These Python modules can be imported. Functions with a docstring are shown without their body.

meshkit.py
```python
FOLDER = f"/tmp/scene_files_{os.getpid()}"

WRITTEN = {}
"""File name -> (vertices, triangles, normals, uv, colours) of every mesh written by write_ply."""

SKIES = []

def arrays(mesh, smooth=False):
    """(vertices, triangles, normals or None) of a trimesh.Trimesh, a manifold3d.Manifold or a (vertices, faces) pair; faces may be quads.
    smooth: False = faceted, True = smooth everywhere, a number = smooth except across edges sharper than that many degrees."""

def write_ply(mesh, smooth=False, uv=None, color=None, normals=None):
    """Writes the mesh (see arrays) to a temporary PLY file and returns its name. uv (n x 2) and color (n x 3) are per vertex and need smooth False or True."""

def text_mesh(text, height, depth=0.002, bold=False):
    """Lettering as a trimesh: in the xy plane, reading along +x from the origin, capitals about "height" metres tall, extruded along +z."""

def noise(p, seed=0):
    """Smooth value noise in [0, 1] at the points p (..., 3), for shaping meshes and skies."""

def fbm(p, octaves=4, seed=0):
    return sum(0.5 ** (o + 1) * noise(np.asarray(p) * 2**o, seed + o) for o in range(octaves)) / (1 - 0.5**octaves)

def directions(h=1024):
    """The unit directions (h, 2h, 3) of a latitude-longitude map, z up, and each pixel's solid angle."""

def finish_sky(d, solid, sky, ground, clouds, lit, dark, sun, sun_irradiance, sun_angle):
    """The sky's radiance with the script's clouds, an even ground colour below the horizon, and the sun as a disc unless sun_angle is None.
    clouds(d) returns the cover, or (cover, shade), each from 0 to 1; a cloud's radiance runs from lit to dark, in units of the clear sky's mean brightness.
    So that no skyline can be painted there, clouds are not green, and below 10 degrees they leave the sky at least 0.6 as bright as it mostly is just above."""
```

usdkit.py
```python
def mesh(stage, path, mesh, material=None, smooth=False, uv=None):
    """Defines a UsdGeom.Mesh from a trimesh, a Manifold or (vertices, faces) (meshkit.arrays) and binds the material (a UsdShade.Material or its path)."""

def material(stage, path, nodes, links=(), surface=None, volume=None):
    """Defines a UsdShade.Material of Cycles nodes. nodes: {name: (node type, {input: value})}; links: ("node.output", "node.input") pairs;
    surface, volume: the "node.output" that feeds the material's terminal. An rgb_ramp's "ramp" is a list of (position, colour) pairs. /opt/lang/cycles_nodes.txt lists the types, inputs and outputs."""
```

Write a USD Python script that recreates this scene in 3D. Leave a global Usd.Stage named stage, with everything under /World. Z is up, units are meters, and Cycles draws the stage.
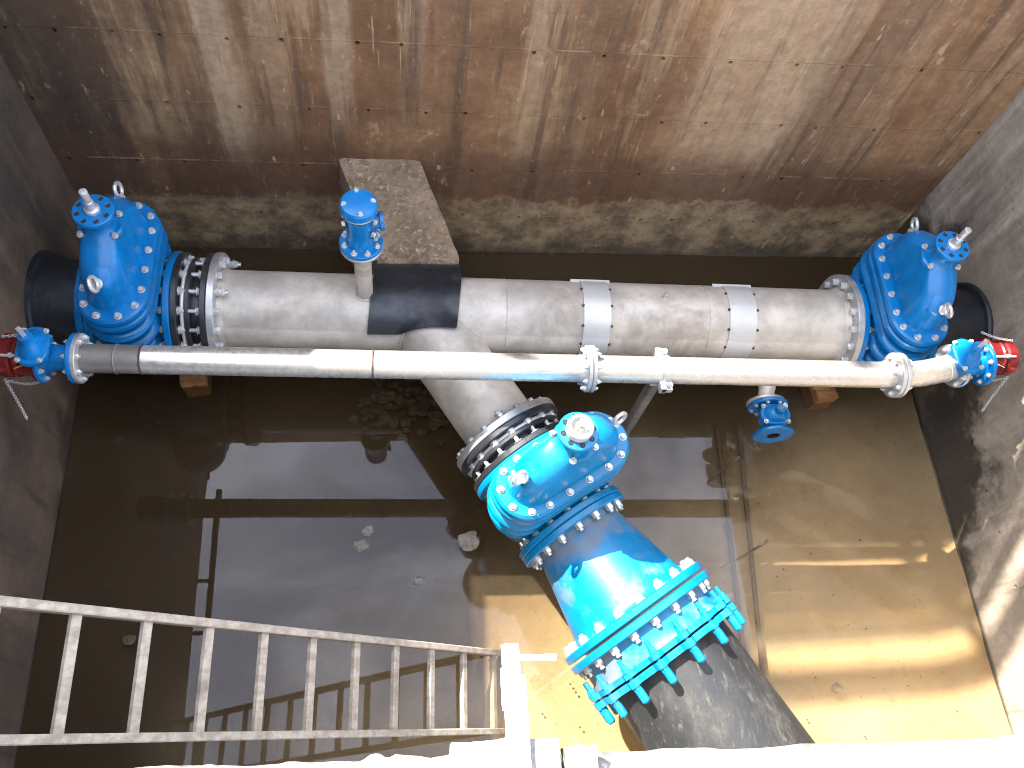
import math, random
import numpy as np, trimesh, manifold3d as m3
from shapely.geometry import Polygon
from pxr import Usd, UsdGeom, UsdLux, UsdShade, Gf, Sdf
import usdkit, meshkit
from meshkit import fbm

stage = Usd.Stage.CreateInMemory()
UsdGeom.SetStageUpAxis(stage, 'Z'); UsdGeom.SetStageMetersPerUnit(stage, 1.0)
UsdGeom.Xform.Define(stage, '/World'); UsdGeom.Scope.Define(stage, '/World/Looks')
rng = np.random.default_rng(7); random.seed(7)

# ------------------------------------------------------------------ camera, sky, sun, exposure
cam = UsdGeom.Camera.Define(stage, '/World/camera')
CR = np.array([[0.9912, 0.0053, -0.1324], [-0.0619, 0.9018, -0.4277], [0.1172, 0.4321, 0.8942]])
u, _, vt = np.linalg.svd(CR); CR = u @ vt
CP = np.array([1.76744749, -3.11760437, 4.54264235])
M = Gf.Matrix4d(1.0)
for i in range(3):
    for j in range(3): M[i, j] = float(CR[j, i])
    M[3, i] = float(CP[i])
cam.AddTransformOp().Set(M)
cam.CreateHorizontalApertureAttr(36.0); cam.CreateVerticalApertureAttr(27.0)
cam.CreateFocalLengthAttr(36.0 * 850 / 1024); cam.CreateClippingRangeAttr(Gf.Vec2f(0.05, 500))
cam.CreateExposureAttr(2.55)

SUN = np.array([-0.66, 0.608, 1.0]); SUN /= np.linalg.norm(SUN)      # towards the sun
SUN_E, SUN_A = math.asin(SUN[2]), math.atan2(SUN[0], SUN[1])
sun = UsdLux.DistantLight.Define(stage, '/World/sun')
sun.CreateIntensityAttr(1.25); sun.CreateAngleAttr(0.5); sun.CreateNormalizeAttr(True)
sun.CreateColorAttr(Gf.Vec3f(1.0, 0.945, 0.87))
z_ = SUN; x_ = np.cross([0, 0, 1.0], z_); x_ /= np.linalg.norm(x_); y_ = np.cross(z_, x_)
SM = Gf.Matrix4d(1.0)
for i, r in enumerate((x_, y_, z_)):
    for j in range(3): SM[i, j] = float(r[j])
sun.AddTransformOp().Set(SM)
sky_light = UsdLux.DomeLight.Define(stage, '/World/sky')

# ------------------------------------------------------------------ node helper
class Ref(str): pass
class G:
    """A Cycles node graph under construction: g('noise_texture', scale=3) returns the node's name; Ref('name.out') links."""
    def __init__(s): s.nodes, s.links, s.k = {}, [], 0
    def __call__(s, kind, **inp):
        n = f'n{s.k}'; s.k += 1; vals = {}
        for k, v in inp.items():
            if isinstance(v, Ref): s.links.append((str(v), f'{n}.{k}'))
            else: vals[k] = v
        s.nodes[n] = (kind, vals); return n
    def pos(s, scale=(1, 1, 1), rot=(0, 0, 0)):
        if not hasattr(s, 'p'): s.p = s('geometry')
        return Ref(s('mapping', vector=Ref(s.p + '.position'), scale=scale, rotation=rot) + '.vector')
    def noise(s, scale=1, detail=4, rough=.55, stretch=(1, 1, 1), rot=(0, 0, 0), dist=0):
        return Ref(s('noise_texture', vector=s.pos(stretch, rot), scale=scale, detail=detail, roughness=rough, distortion=dist) + '.fac')
    def xyz(s):
        n = s('separate_xyz', vector=s.pos()); return [Ref(f'{n}.{c}') for c in 'xyz']
    def math(s, op, a, b=0.0, c=0.0): return Ref(s('math', math_type=op, value1=a, value2=b, value3=c) + '.value')
    def step(s, v, lo, hi, a=0.0, b=1.0): return Ref(s('map_range', range_type='smoothstep', value=v, from_min=lo, from_max=hi, to_min=a, to_max=b, clamp=True) + '.result')
    def mix(s, fac, a, b, kind='mix'): return Ref(s('mix', mix_type=kind, fac=fac, color1=a, color2=b) + '.color')
    def bump(s, h, strength=.3, dist=.01): return Ref(s('bump', height=h, strength=strength, distance=dist) + '.normal')
    def out(s, name, surf): return usdkit.material(stage, '/World/Looks/' + name, s.nodes, s.links, surface=str(surf))
    def principled(s, name, **k): return s.out(name, s('principled_bsdf', **k) + '.BSDF')

# sky with thin high cloud
g = G()
sk = Ref(g('sky_texture', sky_type='single_scattering', sun_disc=False, sun_elevation=SUN_E, sun_rotation=SUN_A, altitude=100.0, air_density=1.0, aerosol_density=1.6, ozone_density=1.0) + '.color')
tc = g('texture_coordinate')
cl = Ref(g('noise_texture', vector=Ref(g('mapping', vector=Ref(tc + '.generated'), scale=(2.2, 3.1, 4.0)) + '.vector'), scale=2.0, detail=6.0, roughness=.6, distortion=.4) + '.fac')
hz = g.mix(g.step(cl, .38, .72, .15, .65), sk, (11.2, 11.9, 13.9))
bg = g('background_shader', color=hz, strength=0.13)
dm = g.out('sky_material', bg + '.background')
UsdShade.MaterialBindingAPI.Apply(sky_light.GetPrim()).Bind(dm)

# ------------------------------------------------------------------ object helpers
def uniq(parent, name):
    p, k = f'{parent}/{name}', 0
    while stage.GetPrimAtPath(p): k += 1; p = f'{parent}/{name}_{k:03d}'
    return p
def tag(prim, label=None, cat=None, group=None, kind=None):
    for k, v in (('label', label), ('category', cat), ('group', group), ('kind', kind)):
        if v: prim.SetCustomDataByKey(k, v)
    return prim
def obj(name, mesh, mat, parent='/World', label=None, cat=None, group=None, kind=None, smooth=32):
    if not isinstance(parent, str): parent = str(parent.GetPath())
    if isinstance(mesh, list): mesh = trimesh.util.concatenate(mesh)
    m = usdkit.mesh(stage, uniq(parent, name), mesh, mat, smooth=smooth)
    return tag(m.GetPrim(), label, cat, group, kind)
def thing(name, loc=(0, 0, 0), rz=0.0, label=None, cat=None, group=None):
    x = UsdGeom.Xform.Define(stage, uniq('/World', name))
    x.AddTranslateOp().Set(Gf.Vec3d(*map(float, loc))); x.AddRotateZOp().Set(float(math.degrees(rz)))
    return tag(x.GetPrim(), label, cat, group)
def copy_of(src, name, loc, rz, label, cat, group=None):
    r = thing(name, loc, rz, label, cat, group)
    r.GetReferences().AddInternalReference(src.GetPath()); r.SetInstanceable(True); return r

def frame(P, d, up=(0, 0, 1)):
    d = np.asarray(d, float); d /= np.linalg.norm(d)
    up = np.asarray(up, float)
    if abs(d @ up) > .98: up = np.array([0, 1.0, 0])
    x = np.cross(up, d); x /= np.linalg.norm(x); y = np.cross(d, x)
    T = np.eye(4); T[:3, 0], T[:3, 1], T[:3, 2], T[:3, 3] = x, y, d, P; return T
def lathe(profile, P=(0, 0, 0), d=(1, 0, 0), n=56):
    """profile: closed loop or open line of (radius, distance along d)."""
    a = np.linspace(0, 2 * np.pi, n, endpoint=False); pr = np.asarray(profile, float); k = len(pr)
    v = np.stack([np.outer(np.cos(a), pr[:, 0]), np.outer(np.sin(a), pr[:, 0]), np.tile(pr[:, 1], (n, 1))], -1).reshape(-1, 3)
    f = []
    i = np.arange(n)[:, None]; j = np.arange(k - 1)[None]; i2 = (i + 1) % n
    A, B, C, D = i * k + j, i2 * k + j, i2 * k + j + 1, i * k + j + 1
    f = np.concatenate([np.stack([A, B, C], -1).reshape(-1, 3), np.stack([A, C, D], -1).reshape(-1, 3)])
    m = trimesh.Trimesh(v, f, process=False); m.merge_vertices(); m.update_faces(m.nondegenerate_faces())
    m.apply_transform(frame(P, d)); return m
def disc(r, t, P, d, bore=0.0, ch=.004, n=56):
    """a flange plate of thickness t starting at P along d, edges chamfered"""
    return lathe([(bore, 0), (r - ch, 0), (r, ch), (r, t - ch), (r - ch, t), (bore, t), (bore, 0)] if bore else [(0, 0), (r - ch, 0), (r, ch), (r, t - ch), (r - ch, t), (0, t)], P, d, n)
def tube(pts, r, n=12, cap=True):
    p = np.asarray(pts, float); t = np.gradient(p, axis=0); t /= np.linalg.norm(t, axis=1)[:, None]
    up = np.array([0, 0, 1.0]) if abs(t[0, 2]) < .9 else np.array([0, 1.0, 0])
    x = np.cross(up, t[0]); x /= np.linalg.norm(x); V = []
    a = np.linspace(0, 2 * np.pi, n, endpoint=False); r = np.broadcast_to(r, len(p))
    for k in range(len(p)):
        x = x - t[k] * (x @ t[k]); x /= np.linalg.norm(x); y = np.cross(t[k], x)
        V.append(p[k] + r[k] * (np.outer(np.cos(a), x) + np.outer(np.sin(a), y)))
    V = np.concatenate(V); F = []
    for k in range(len(p) - 1):
        for i in range(n):
            j = (i + 1) % n; F += [[k * n + i, k * n + j, (k + 1) * n + j], [k * n + i, (k + 1) * n + j, (k + 1) * n + i]]
    if cap:
        c0, c1 = len(V), len(V) + 1; V = np.vstack([V, p[0], p[-1]]); b = (len(p) - 1) * n
        for i in range(n): j = (i + 1) % n; F += [[c0, j, i], [c1, b + i, b + j]]
    return trimesh.Trimesh(V, F, process=False)
def bar(a, b, w, h, up=(0, 0, 1), ch=.003):
    """a chamfered rectangular bar from a to b, w across and h along up"""
    a, b = np.asarray(a, float), np.asarray(b, float); L = np.linalg.norm(b - a); w, h = w / 2, h / 2
    pts = [(-w + ch, -h), (w - ch, -h), (w, -h + ch), (w, h - ch), (w - ch, h), (-w + ch, h), (-w, h - ch), (-w, -h + ch)]
    m = trimesh.creation.extrude_polygon(Polygon(pts), L); m.apply_transform(frame(a, b - a, up)); return m
def loft(levels, n=48, cap=True):
    """stacked stadium outlines: (z, half width in x, half length in y[, y offset])"""
    V = []
    for L in levels:
        z, wx, ly = L[:3]; oy = L[3] if len(L) > 3 else 0; r = min(wx, ly); s = ly - r
        a = np.linspace(0, 2 * np.pi, n, endpoint=False) + np.pi / n
        V.append(np.stack([wx * np.cos(a), r * np.sin(a) + s * np.sign(np.sin(a)) + oy, np.full(n, z)], -1))
    V = np.concatenate(V); F = []; K = len(levels)
    for k in range(K - 1):
        for i in range(n):
            j = (i + 1) % n; F += [[k * n + i, k * n + j, (k + 1) * n + j], [k * n + i, (k + 1) * n + j, (k + 1) * n + i]]
    if cap:
        c0 = len(V); V = np.vstack([V, V[:n].mean(0), V[-n:].mean(0)]); b = (K - 1) * n
        for i in range(n): j = (i + 1) % n; F += [[c0, j, i], [c0 + 1, b + i, b + j]]
    return trimesh.Trimesh(V, F, process=False)
def plate(z, t, wx, ly, e=.006): return loft([(z, wx - e, ly - e), (z + e, wx, ly), (z + t - e, wx, ly), (z + t, wx - e, ly - e)])
def bolt(P, d, s, h, stub=0.0):
    """hexagon head of width s and height h on point P along d, with a thread stub"""
    d = np.asarray(d, float) / np.linalg.norm(d)
    m = [lathe([(0, 0), (s * .5, 0), (s * .54, h * .12), (s * .54, h * .75), (s * .44, h), (0, h)], P, d, 6)]
    m.append(lathe([(0, 0), (s * .68, 0), (s * .68, h * .12), (0, h * .12)], P, d, 12))
    if stub: m.append(lathe([(0, 0), (s * .3, 0), (s * .3, h + stub), (0, h + stub)], P, d, 8))
    return trimesh.util.concatenate(m)
def ring(P, d, rc, n, phase=0.5):
    T = frame(P, d); a = (np.arange(n) + phase) * 2 * np.pi / n
    return [T[:3, 3] + rc * (np.cos(x) * T[:3, 0] + np.sin(x) * T[:3, 1]) for x in a]
def ring_bolts(P, d, rc, n, s, h, stub=0.0, phase=.5): return trimesh.util.concatenate([bolt(q, d, s, h, stub) for q in ring(P, d, rc, n, phase)])
def torus(P, d, R, r, n=20, k=8):
    a = np.linspace(0, 2 * np.pi, k + 1); return lathe([(R + r * math.cos(x), r * math.sin(x)) for x in a], P, d, n)
def eyebolt(P, d, face, R=.032, r=.0095):
    d = np.asarray(d, float) / np.linalg.norm(d); P = np.asarray(P, float)
    return trimesh.util.concatenate([disc(.026, .02, P, d, n=16), torus(P + d * (.016 + R), face, R, r)])
def rock(P, s, seed, flat=.6):
    m = trimesh.creation.icosphere(subdivisions=2, radius=1.0); v = m.vertices
    v = v * (0.35 + 1.3 * fbm(v * 1.5 + seed * 7.1, 3, seed))[:, None]; m.vertices = v * np.array([s, s * .8, s * flat]) + P
    m.apply_translation(np.zeros(3)); return m

# ------------------------------------------------------------------ materials
def paint(name, base, rough=.28, dirt=(.10, .085, .06), lo=.58, hi=.75, dmax=.35, vary=.12):
    g = G(); n = g.noise(9, 5, .6); d = g.noise(3.1, 7, .68)
    b = g.mix(g.step(n, .3, .7), tuple(c * (1 - vary) for c in base), tuple(min(1, c * (1 + vary)) for c in base))
    f = g.step(d, lo, hi, 0, dmax); c = g.mix(f, b, dirt)
    r = g.math('add', g.math('multiply', f, .5), g.step(n, .2, .8, rough - .05, rough + .08))
    return g.principled(name, base_color=c, roughness=r, specular_ior_level=.38, coat_weight=.12, coat_roughness=.12, normal=g.bump(g.noise(70, 3), .12, .004))
BLUE = (0.0, 0.112, 0.30)
blue = paint('blue_epoxy', BLUE, dmax=.22)
TURQ = (0.0, .142, .30)
turq = paint('turquoise_epoxy', TURQ, dmax=.2)
blue_cone = paint('blue_epoxy_muddy', TURQ, rough=.36, dirt=(.15, .13, .105), lo=.44, hi=.60, dmax=.7)
red = paint('red_paint', (.095, .005, .006), rough=.35, dmax=.3)
cream = paint('cream_cap', (.42, .40, .36), rough=.5, dmax=.3)
yellow = paint('yellow_tag', (.42, .30, .04), rough=.5, dmax=.2)
def metal(name, base, rough, metallic, dark=.55, stain=(.16, .11, .07), lo=.56, hi=.72, smax=.5, stretch=(1, 1, 1), bump=.15):
    g = G(); a = g.noise(4.2, 7, .66, stretch); b = g.noise(23, 5, .6, stretch)
    c = g.mix(g.step(a, .33, .7), tuple(x * dark for x in base), base)
    f = g.step(g.noise(2.3, 8, .7, dist=.6), lo, hi, 0, smax); c = g.mix(f, c, stain)
    sc = g.step(g.noise(60, 2, .5, (1, .15, 1)), .66, .72, 0, .35); c = g.mix(sc, c, tuple(x * .55 for x in base))
    r = g.math('add', g.step(b, .3, .75, rough - .08, rough + .14), g.math('multiply', f, .3))
    return g.principled(name, base_color=c, roughness=r, metallic=metallic, normal=g.bump(b, bump, .004))
steel = metal('pickled_steel', (.50, .445, .37), .48, .2, dark=.62, lo=.50, hi=.70, smax=.5)
steel_dull = metal('dull_steel', (.24, .22, .19), .45, .4, dark=.6, smax=.4)
steel_by = metal('brushed_steel', (.60, .57, .51), .28, .75, dark=.88, smax=.15, lo=.6, bump=.06)
steel_band = metal('polished_band', (.47, .455, .425), .40, .3, dark=.92, smax=.08, bump=.03)
flange_steel = metal('flange_steel', (.48, .465, .44), .35, .6, dark=.7)
zinc = metal('zinc_bolts', (.55, .545, .53), .32, .6, dark=.7, smax=.2)
rust = metal('rusty_weld', (.09, .045, .03), .7, .2)
dark_steel = metal('dark_coated_steel', (.020, .020, .022), .34, .0, dark=.6, stain=(.1, .09, .08), smax=.25)
tar = metal('black_rubber', (.012, .014, .018), .38, 0, dark=.6, stain=(.10, .10, .10), lo=.55, hi=.8, smax=.35)
def hdpe():
    g = G(); a = g.noise(3.2, 9, .75, (1.2, .55, 1.2), (0, 0, .6)); b = g.noise(28, 4, .6)
    mud = g.math('multiply', g.step(a, .50, .74), g.step(b, .3, .7, .25, 1))
    c = g.mix(mud, (.012, .013, .014), (.085, .075, .062)); c = g.mix(g.step(g.noise(24, 9, .78, (1.6, .35, 1.6), (0, 0, .6)), .54, .70, 0, .6), c, (.13, .115, .095))
    return g.principled('black_polyethylene', base_color=c, roughness=g.step(a, .3, .7, .35, .8), normal=g.bump(b, .25, .004))
hdpe = hdpe()
def wood(name, c0, c1, sc=(14, 2, 14)):
    g = G(); n = g.noise(2.0, 7, .65, sc); d = g.noise(5, 5)
    c = g.mix(g.step(n, .32, .68), c0, c1); c = g.mix(g.step(d, .55, .75, 0, .5), c, tuple(x * .45 for x in c0))
    return g.principled(name, base_color=c, roughness=.75, normal=g.bump(n, .35, .004))
wood_m = wood('wet_timber', (.20, .085, .028), (.32, .16, .06), (4, 14, 14))
ladder_m = wood('ladder_timber', (.26, .215, .165), (.43, .375, .305), (3, 16, 16))
plank_m = wood('sunken_timber', (.05, .035, .02), (.09, .066, .04), (14, 2, 14))
white_m = paint('white_painted_steel', (.62, .60, .57), rough=.45, dmax=.35)

def wall_mat(name, axis):
    """weathered board-marked concrete; axis = the horizontal axis the wall runs along"""
    g = G(); X, Y, Z = g.xyz(); A = X if axis == 'x' else Y
    st = (1, 1, .13)
    s1 = g.noise(3.4, 7, .68, st); s2 = g.noise(9.0, 6, .62, (1, 1, .07)); s3 = g.noise(30, 4, .6, (1, 1, .05))
    b1 = g.noise(.9, 7, .62); b2 = g.noise(5, 8, .7); b3 = g.noise(42, 5, .65)
    c = g.mix(g.step(b1, .30, .68), (.125, .066, .032), (.345, .225, .130))
    c = g.mix(g.step(s1, .48, .62, 0, .85), c, (.40, .315, .225))                 # paler washed streaks
    wide = g.noise(1.5, 4, .6, (1, 1, .05), (0, .10, 0)); c = g.mix(g.step(wide, .53, .64, 0, .5), c, (.44, .365, .30)); c = g.mix(g.step(g.noise(2.6, 5, .6, (1, 1, .06)), .50, .36, 0, .6), c, (.12, .075, .042))
    c = g.mix(g.step(s2, .52, .63, 0, .75), c, (.085, .055, .035))                  # dark runs
    c = g.mix(g.step(s3, .62, .72, 0, .7), c, (.56, .47, .36))                    # thin lime runs
    c = g.mix(g.step(b2, .58, .70, 0, .65), c, (.46, .39, .30))                    # pale patches
    left = g.step(g.math('add', A, g.math('multiply', g.math('subtract', Z, .7), .55)), .4, 2.1, 1, 0) if axis == 'x' else g.step(Z, -.5, 2, .5, .25)
    blk = g.math('multiply', left, g.step(g.math('add', s1, g.math('multiply', b1, .5)), .72, 1.02, 1, .1))
    c = g.mix(g.math('multiply', blk, .93), c, (.026, .020, .016))                # black mould and painted shade together near the left corner
    zz = g.math('add', Z, g.math('multiply', g.math('subtract', b2, .5), .55))
    rustband = g.math('multiply', g.step(zz, .50, .58), g.step(zz, .74, 1.15, 1, 0))
    c = g.mix(g.math('multiply', rustband, .8), c, (.085, .042, .020))
    low = g.step(zz, .46, .56, 1, 0)                                               # old waterline: grey silt
    c = g.mix(g.math('multiply', low, .82), c, g.mix(g.step(b2, .35, .62), (.080, .066, .044), (.36, .315, .225)))
    c = g.mix(g.math('multiply', g.step(zz, -.02, .26, 1, 0), .8), c, (.045, .036, .024))   # wet foot
    c = g.mix(g.step(b3, .64, .72, 0, .7), c, (.04, .032, .024))                   # pores
    c = g.mix(g.step(g.noise(17, 2, .5, (1, 1, .35), (0, .35, .35)), .715, .735, 0, .55), c, (.55, .48, .38))   # scratches
    fr = g.math('fract' if 0 else 'fraction', g.math('add', g.math('multiply', g.math('subtract', Z, .386), 1 / .4262), .5)); dl = g.math('absolute', g.math('subtract', fr, .5))
    if axis == 'x':
        for x0, w0, w1, zl, k in ((1.49, .045, .085, .95, .5), (3.74, .05, .22, .8, .45), (.92, .03, .16, .7, .5)):
            d = g.math('absolute', g.math('subtract', g.math('add', A, g.math('multiply', g.math('subtract', b1, .5), .12)), x0))
            c = g.mix(g.math('multiply', g.math('multiply', g.step(d, w0, w1, k, 0), g.step(Z, zl, zl + .4)), g.step(s2, .38, .55)), c, (.47, .41, .35))   # run-off streak below the rim
    mot = g.noise(13, 10, .78); c = g.mix(g.step(mot, .40, .60, .42, 0), c, g.mix(1.0, c, (.42, .38, .34), 'multiply')); c = g.mix(g.step(g.noise(19, 9, .75, (1, 1, .35)), .57, .68, 0, .5), c, (.50, .43, .33))
    lime = g.math('multiply', g.step(dl, .006, .018, 1, 0), g.step(g.noise(3.2, 6, .7), .50, .66, 0, .45)); c = g.mix(lime, c, (.46, .38, .29))
    c = g.mix(1.0, c, (.70, .575, .425), 'multiply')
    h = g.math('add', g.math('multiply', b3, .6), g.math('multiply', b2, .8))
    return g.principled(name, base_color=c, roughness=g.step(b1, .3, .7, .62, .86), normal=g.bump(h, .45, .012))
wall_x = wall_mat('stained_concrete_back', 'x')
def side_mat(name, c0, c1, wetz, wet=.9):
    g = G(); X, Y, Z = g.xyz()
    s1 = g.noise(3.0, 7, .68, (1, 1, .16)); b1 = g.noise(1.1, 7, .64); b2 = g.noise(4.5, 8, .7); b3 = g.noise(45, 5, .65)
    c = g.mix(g.step(b1, .3, .7), c0, c1)
    c = g.mix(g.step(s1, .48, .66, 0, .6), c, tuple(x * 1.35 for x in c1)); mot = g.noise(12, 10, .78); c = g.mix(g.step(mot, .40, .62, .4, 0), c, g.mix(1.0, c, (.45, .42, .38), 'multiply'))
    c = g.mix(g.step(g.noise(8, 6, .6, (1, 1, .08)), .55, .68, 0, .55), c, tuple(x * .4 for x in c0))
    zz = g.math('add', Z, g.math('multiply', g.math('subtract', b1, .5), 1.5)); zz = g.math('add', zz, g.math('multiply', g.math('subtract', b2, .5), .6))
    zz = g.math('add', zz, g.math('multiply', g.math('minimum', g.math('add', Y, 1.6), 0.0), -.75))
    c = g.mix(g.step(zz, wetz - .1, wetz + .12, wet, 0), c, g.mix(g.step(b2, .52, .68), (.013, .0095, .0065), (.095, .072, .048)))
    c = g.mix(g.step(Z, -.01, .03, 1, 0), c, (.014, .010, .006))
    c = g.mix(g.step(b3, .64, .72, 0, .6), c, (.05, .04, .03))
    h = g.math('add', g.math('multiply', b3, .6), g.math('multiply', b2, .8))
    return g.principled(name, base_color=c, roughness=g.step(zz, wetz - .1, wetz + .2, .5, .82), normal=g.bump(h, .5, .012))
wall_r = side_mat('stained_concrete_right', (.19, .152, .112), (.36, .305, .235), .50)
wall_l = side_mat('stained_concrete_left', (.030, .020, .013), (.115, .073, .044), .1, .6)  # base tones darkened to carry part of the left side's shade
def conc(name, c0, c1, speck=(.5, .45, .38)):
    g = G(); a = g.noise(3, 8, .65); b = g.noise(38, 6, .7); v = Ref(g('voronoi_texture', vector=g.pos(), scale=55.0) + '.distance')
    c = g.mix(g.step(a, .3, .7), c0, c1); c = g.mix(g.step(b, .54, .64, 0, .8), c, speck); c = g.mix(g.step(g.noise(26, 8, .7), .50, .40, 0, .55), c, tuple(x * .5 for x in c0)); c = g.mix(g.step(v, .0, .22, .55, 0), c, tuple(x * .55 for x in c0))
    return g.principled(name, base_color=c, roughness=.88, normal=g.bump(g.math('add', b, v), .55, .012))
block_m = conc('thrust_block_concrete', (.14, .092, .053), (.235, .165, .104), (.32, .25, .17))
rim_m = conc('rim_concrete', (.15, .138, .12), (.25, .232, .20), (.32, .30, .265))
stone_m = conc('wet_stone', (.04, .029, .018), (.11, .085, .057), (.15, .125, .09))
pale_stone = conc('pale_stone', (.16, .14, .11), (.30, .27, .22), (.36, .33, .28))
soil_m = conc('gravel_ground', (.30, .26, .20), (.42, .37, .30))
def shade_edge(g):  # mask for painted light: shaded far left to sunlit near right
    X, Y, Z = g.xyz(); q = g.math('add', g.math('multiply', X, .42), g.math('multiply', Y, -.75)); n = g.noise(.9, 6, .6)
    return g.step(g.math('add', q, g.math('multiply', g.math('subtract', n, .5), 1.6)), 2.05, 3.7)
def floor_mat():
    g = G(); a = g.noise(1.3, 8, .62); b = g.noise(6, 7, .66); c_ = g.noise(40, 5, .65)
    c = g.mix(g.step(a, .3, .7), (.32, .238, .138), (.45, .355, .225)); c = g.mix(g.step(b, .55, .72, 0, .4), c, (.20, .15, .085))
    c = g.mix(g.step(c_, .62, .70, 0, .5), c, (.10, .07, .04))
    c = g.mix(shade_edge(g), (.040, .024, .010), c)                                 # shade far and left, sunlight near and right, painted into the silt colour
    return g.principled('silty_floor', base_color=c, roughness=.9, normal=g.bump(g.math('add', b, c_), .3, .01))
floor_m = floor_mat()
def water_mat():
    g = G(); n = g.noise(3, 3, .5); s = g.noise(1.6, 7, .65)
    nm = g.bump(n, .05, .004)
    tr = g('transparent_bsdf', color=(.865, .80, .68)); df = g('diffuse_bsdf', color=g.mix(shade_edge(g), (.024, .015, .0065), g.mix(g.step(s, .35, .65), (.17, .13, .078), (.22, .175, .112))))  # water tint repeats the painted fade from shade to sun
    body = g('mix_closure', fac=g.step(s, .3, .7, .12, .22), closure1=Ref(tr + '.BSDF'), closure2=Ref(df + '.BSDF'))
    gl = g('glossy_bsdf', color=(1, 1, 1), roughness=.012, normal=nm)
    fr = g('fresnel', IOR=1.39, normal=nm)
    return g.out('muddy_water', g('mix_closure', fac=Ref(fr + '.fac'), closure1=Ref(body + '.closure'), closure2=Ref(gl + '.BSDF')) + '.closure')
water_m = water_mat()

# ------------------------------------------------------------------ the pit
W, H, FL = 5.0, 3.25, -0.12
def box3(lo, hi): return m3.Manifold.cube([hi[i] - lo[i] for i in range(3)]).translate(list(lo))
def poured_wall(lo, hi, face, axis, lifts, seed, groove=.0014):
    """a wall with shallow pour joints and tie holes cut into its inner face; axis = the axis the face lies across"""
    r = np.random.default_rng(seed); w = box3(lo, hi); cuts = []; run = 0 if axis == 1 else 1
    for z in lifts:
        l, h = [0, 0, 0], [0, 0, 0]
        l[run], h[run] = lo[run] - 1, hi[run] + 1; l[axis], h[axis] = face - groove, face + groove; l[2], h[2] = z - .0015, z + .0015
        cuts.append(box3(l, h)); u = lo[run] + .35 + r.uniform(0, .2)
        while u < hi[run] - .35:
            c = m3.Manifold.cylinder(.05, .008 + r.uniform(0, .005), -1, 8, True)
            c = c.rotate([90, 0, 0]) if axis == 1 else c.rotate([0, 90, 0])
            p = [0, 0, 0]; p[run], p[axis], p[2] = u, face, z - .012 + r.uniform(-.008, .008)
            cuts.append(c.translate(p)); u += r.choice([.20, .24, .29, .34, .42, .62])
    return w - m3.Manifold.batch_boolean(cuts, m3.OpType.Add)
LIFTS = [.386, .803, 1.234, 1.66, 2.09, 2.52, 2.94]
back = poured_wall((-.35, 0, -.5), (5.35, .35, H), 0.0, 1, LIFTS, 3)
obj('back_wall', back, wall_x, label='tall brown stained concrete back wall behind the long steel pipe', cat='wall', smooth=False)
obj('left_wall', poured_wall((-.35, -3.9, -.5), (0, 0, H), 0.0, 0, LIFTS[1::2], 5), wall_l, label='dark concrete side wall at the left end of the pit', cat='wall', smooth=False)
obj('right_wall', poured_wall((W, -3.9, -.5), (W + .35, 0, H), W, 0, LIFTS[::2], 8), wall_r, label='grey concrete side wall at the right end, sunlit near the bottom', cat='wall', smooth=False)
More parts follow.
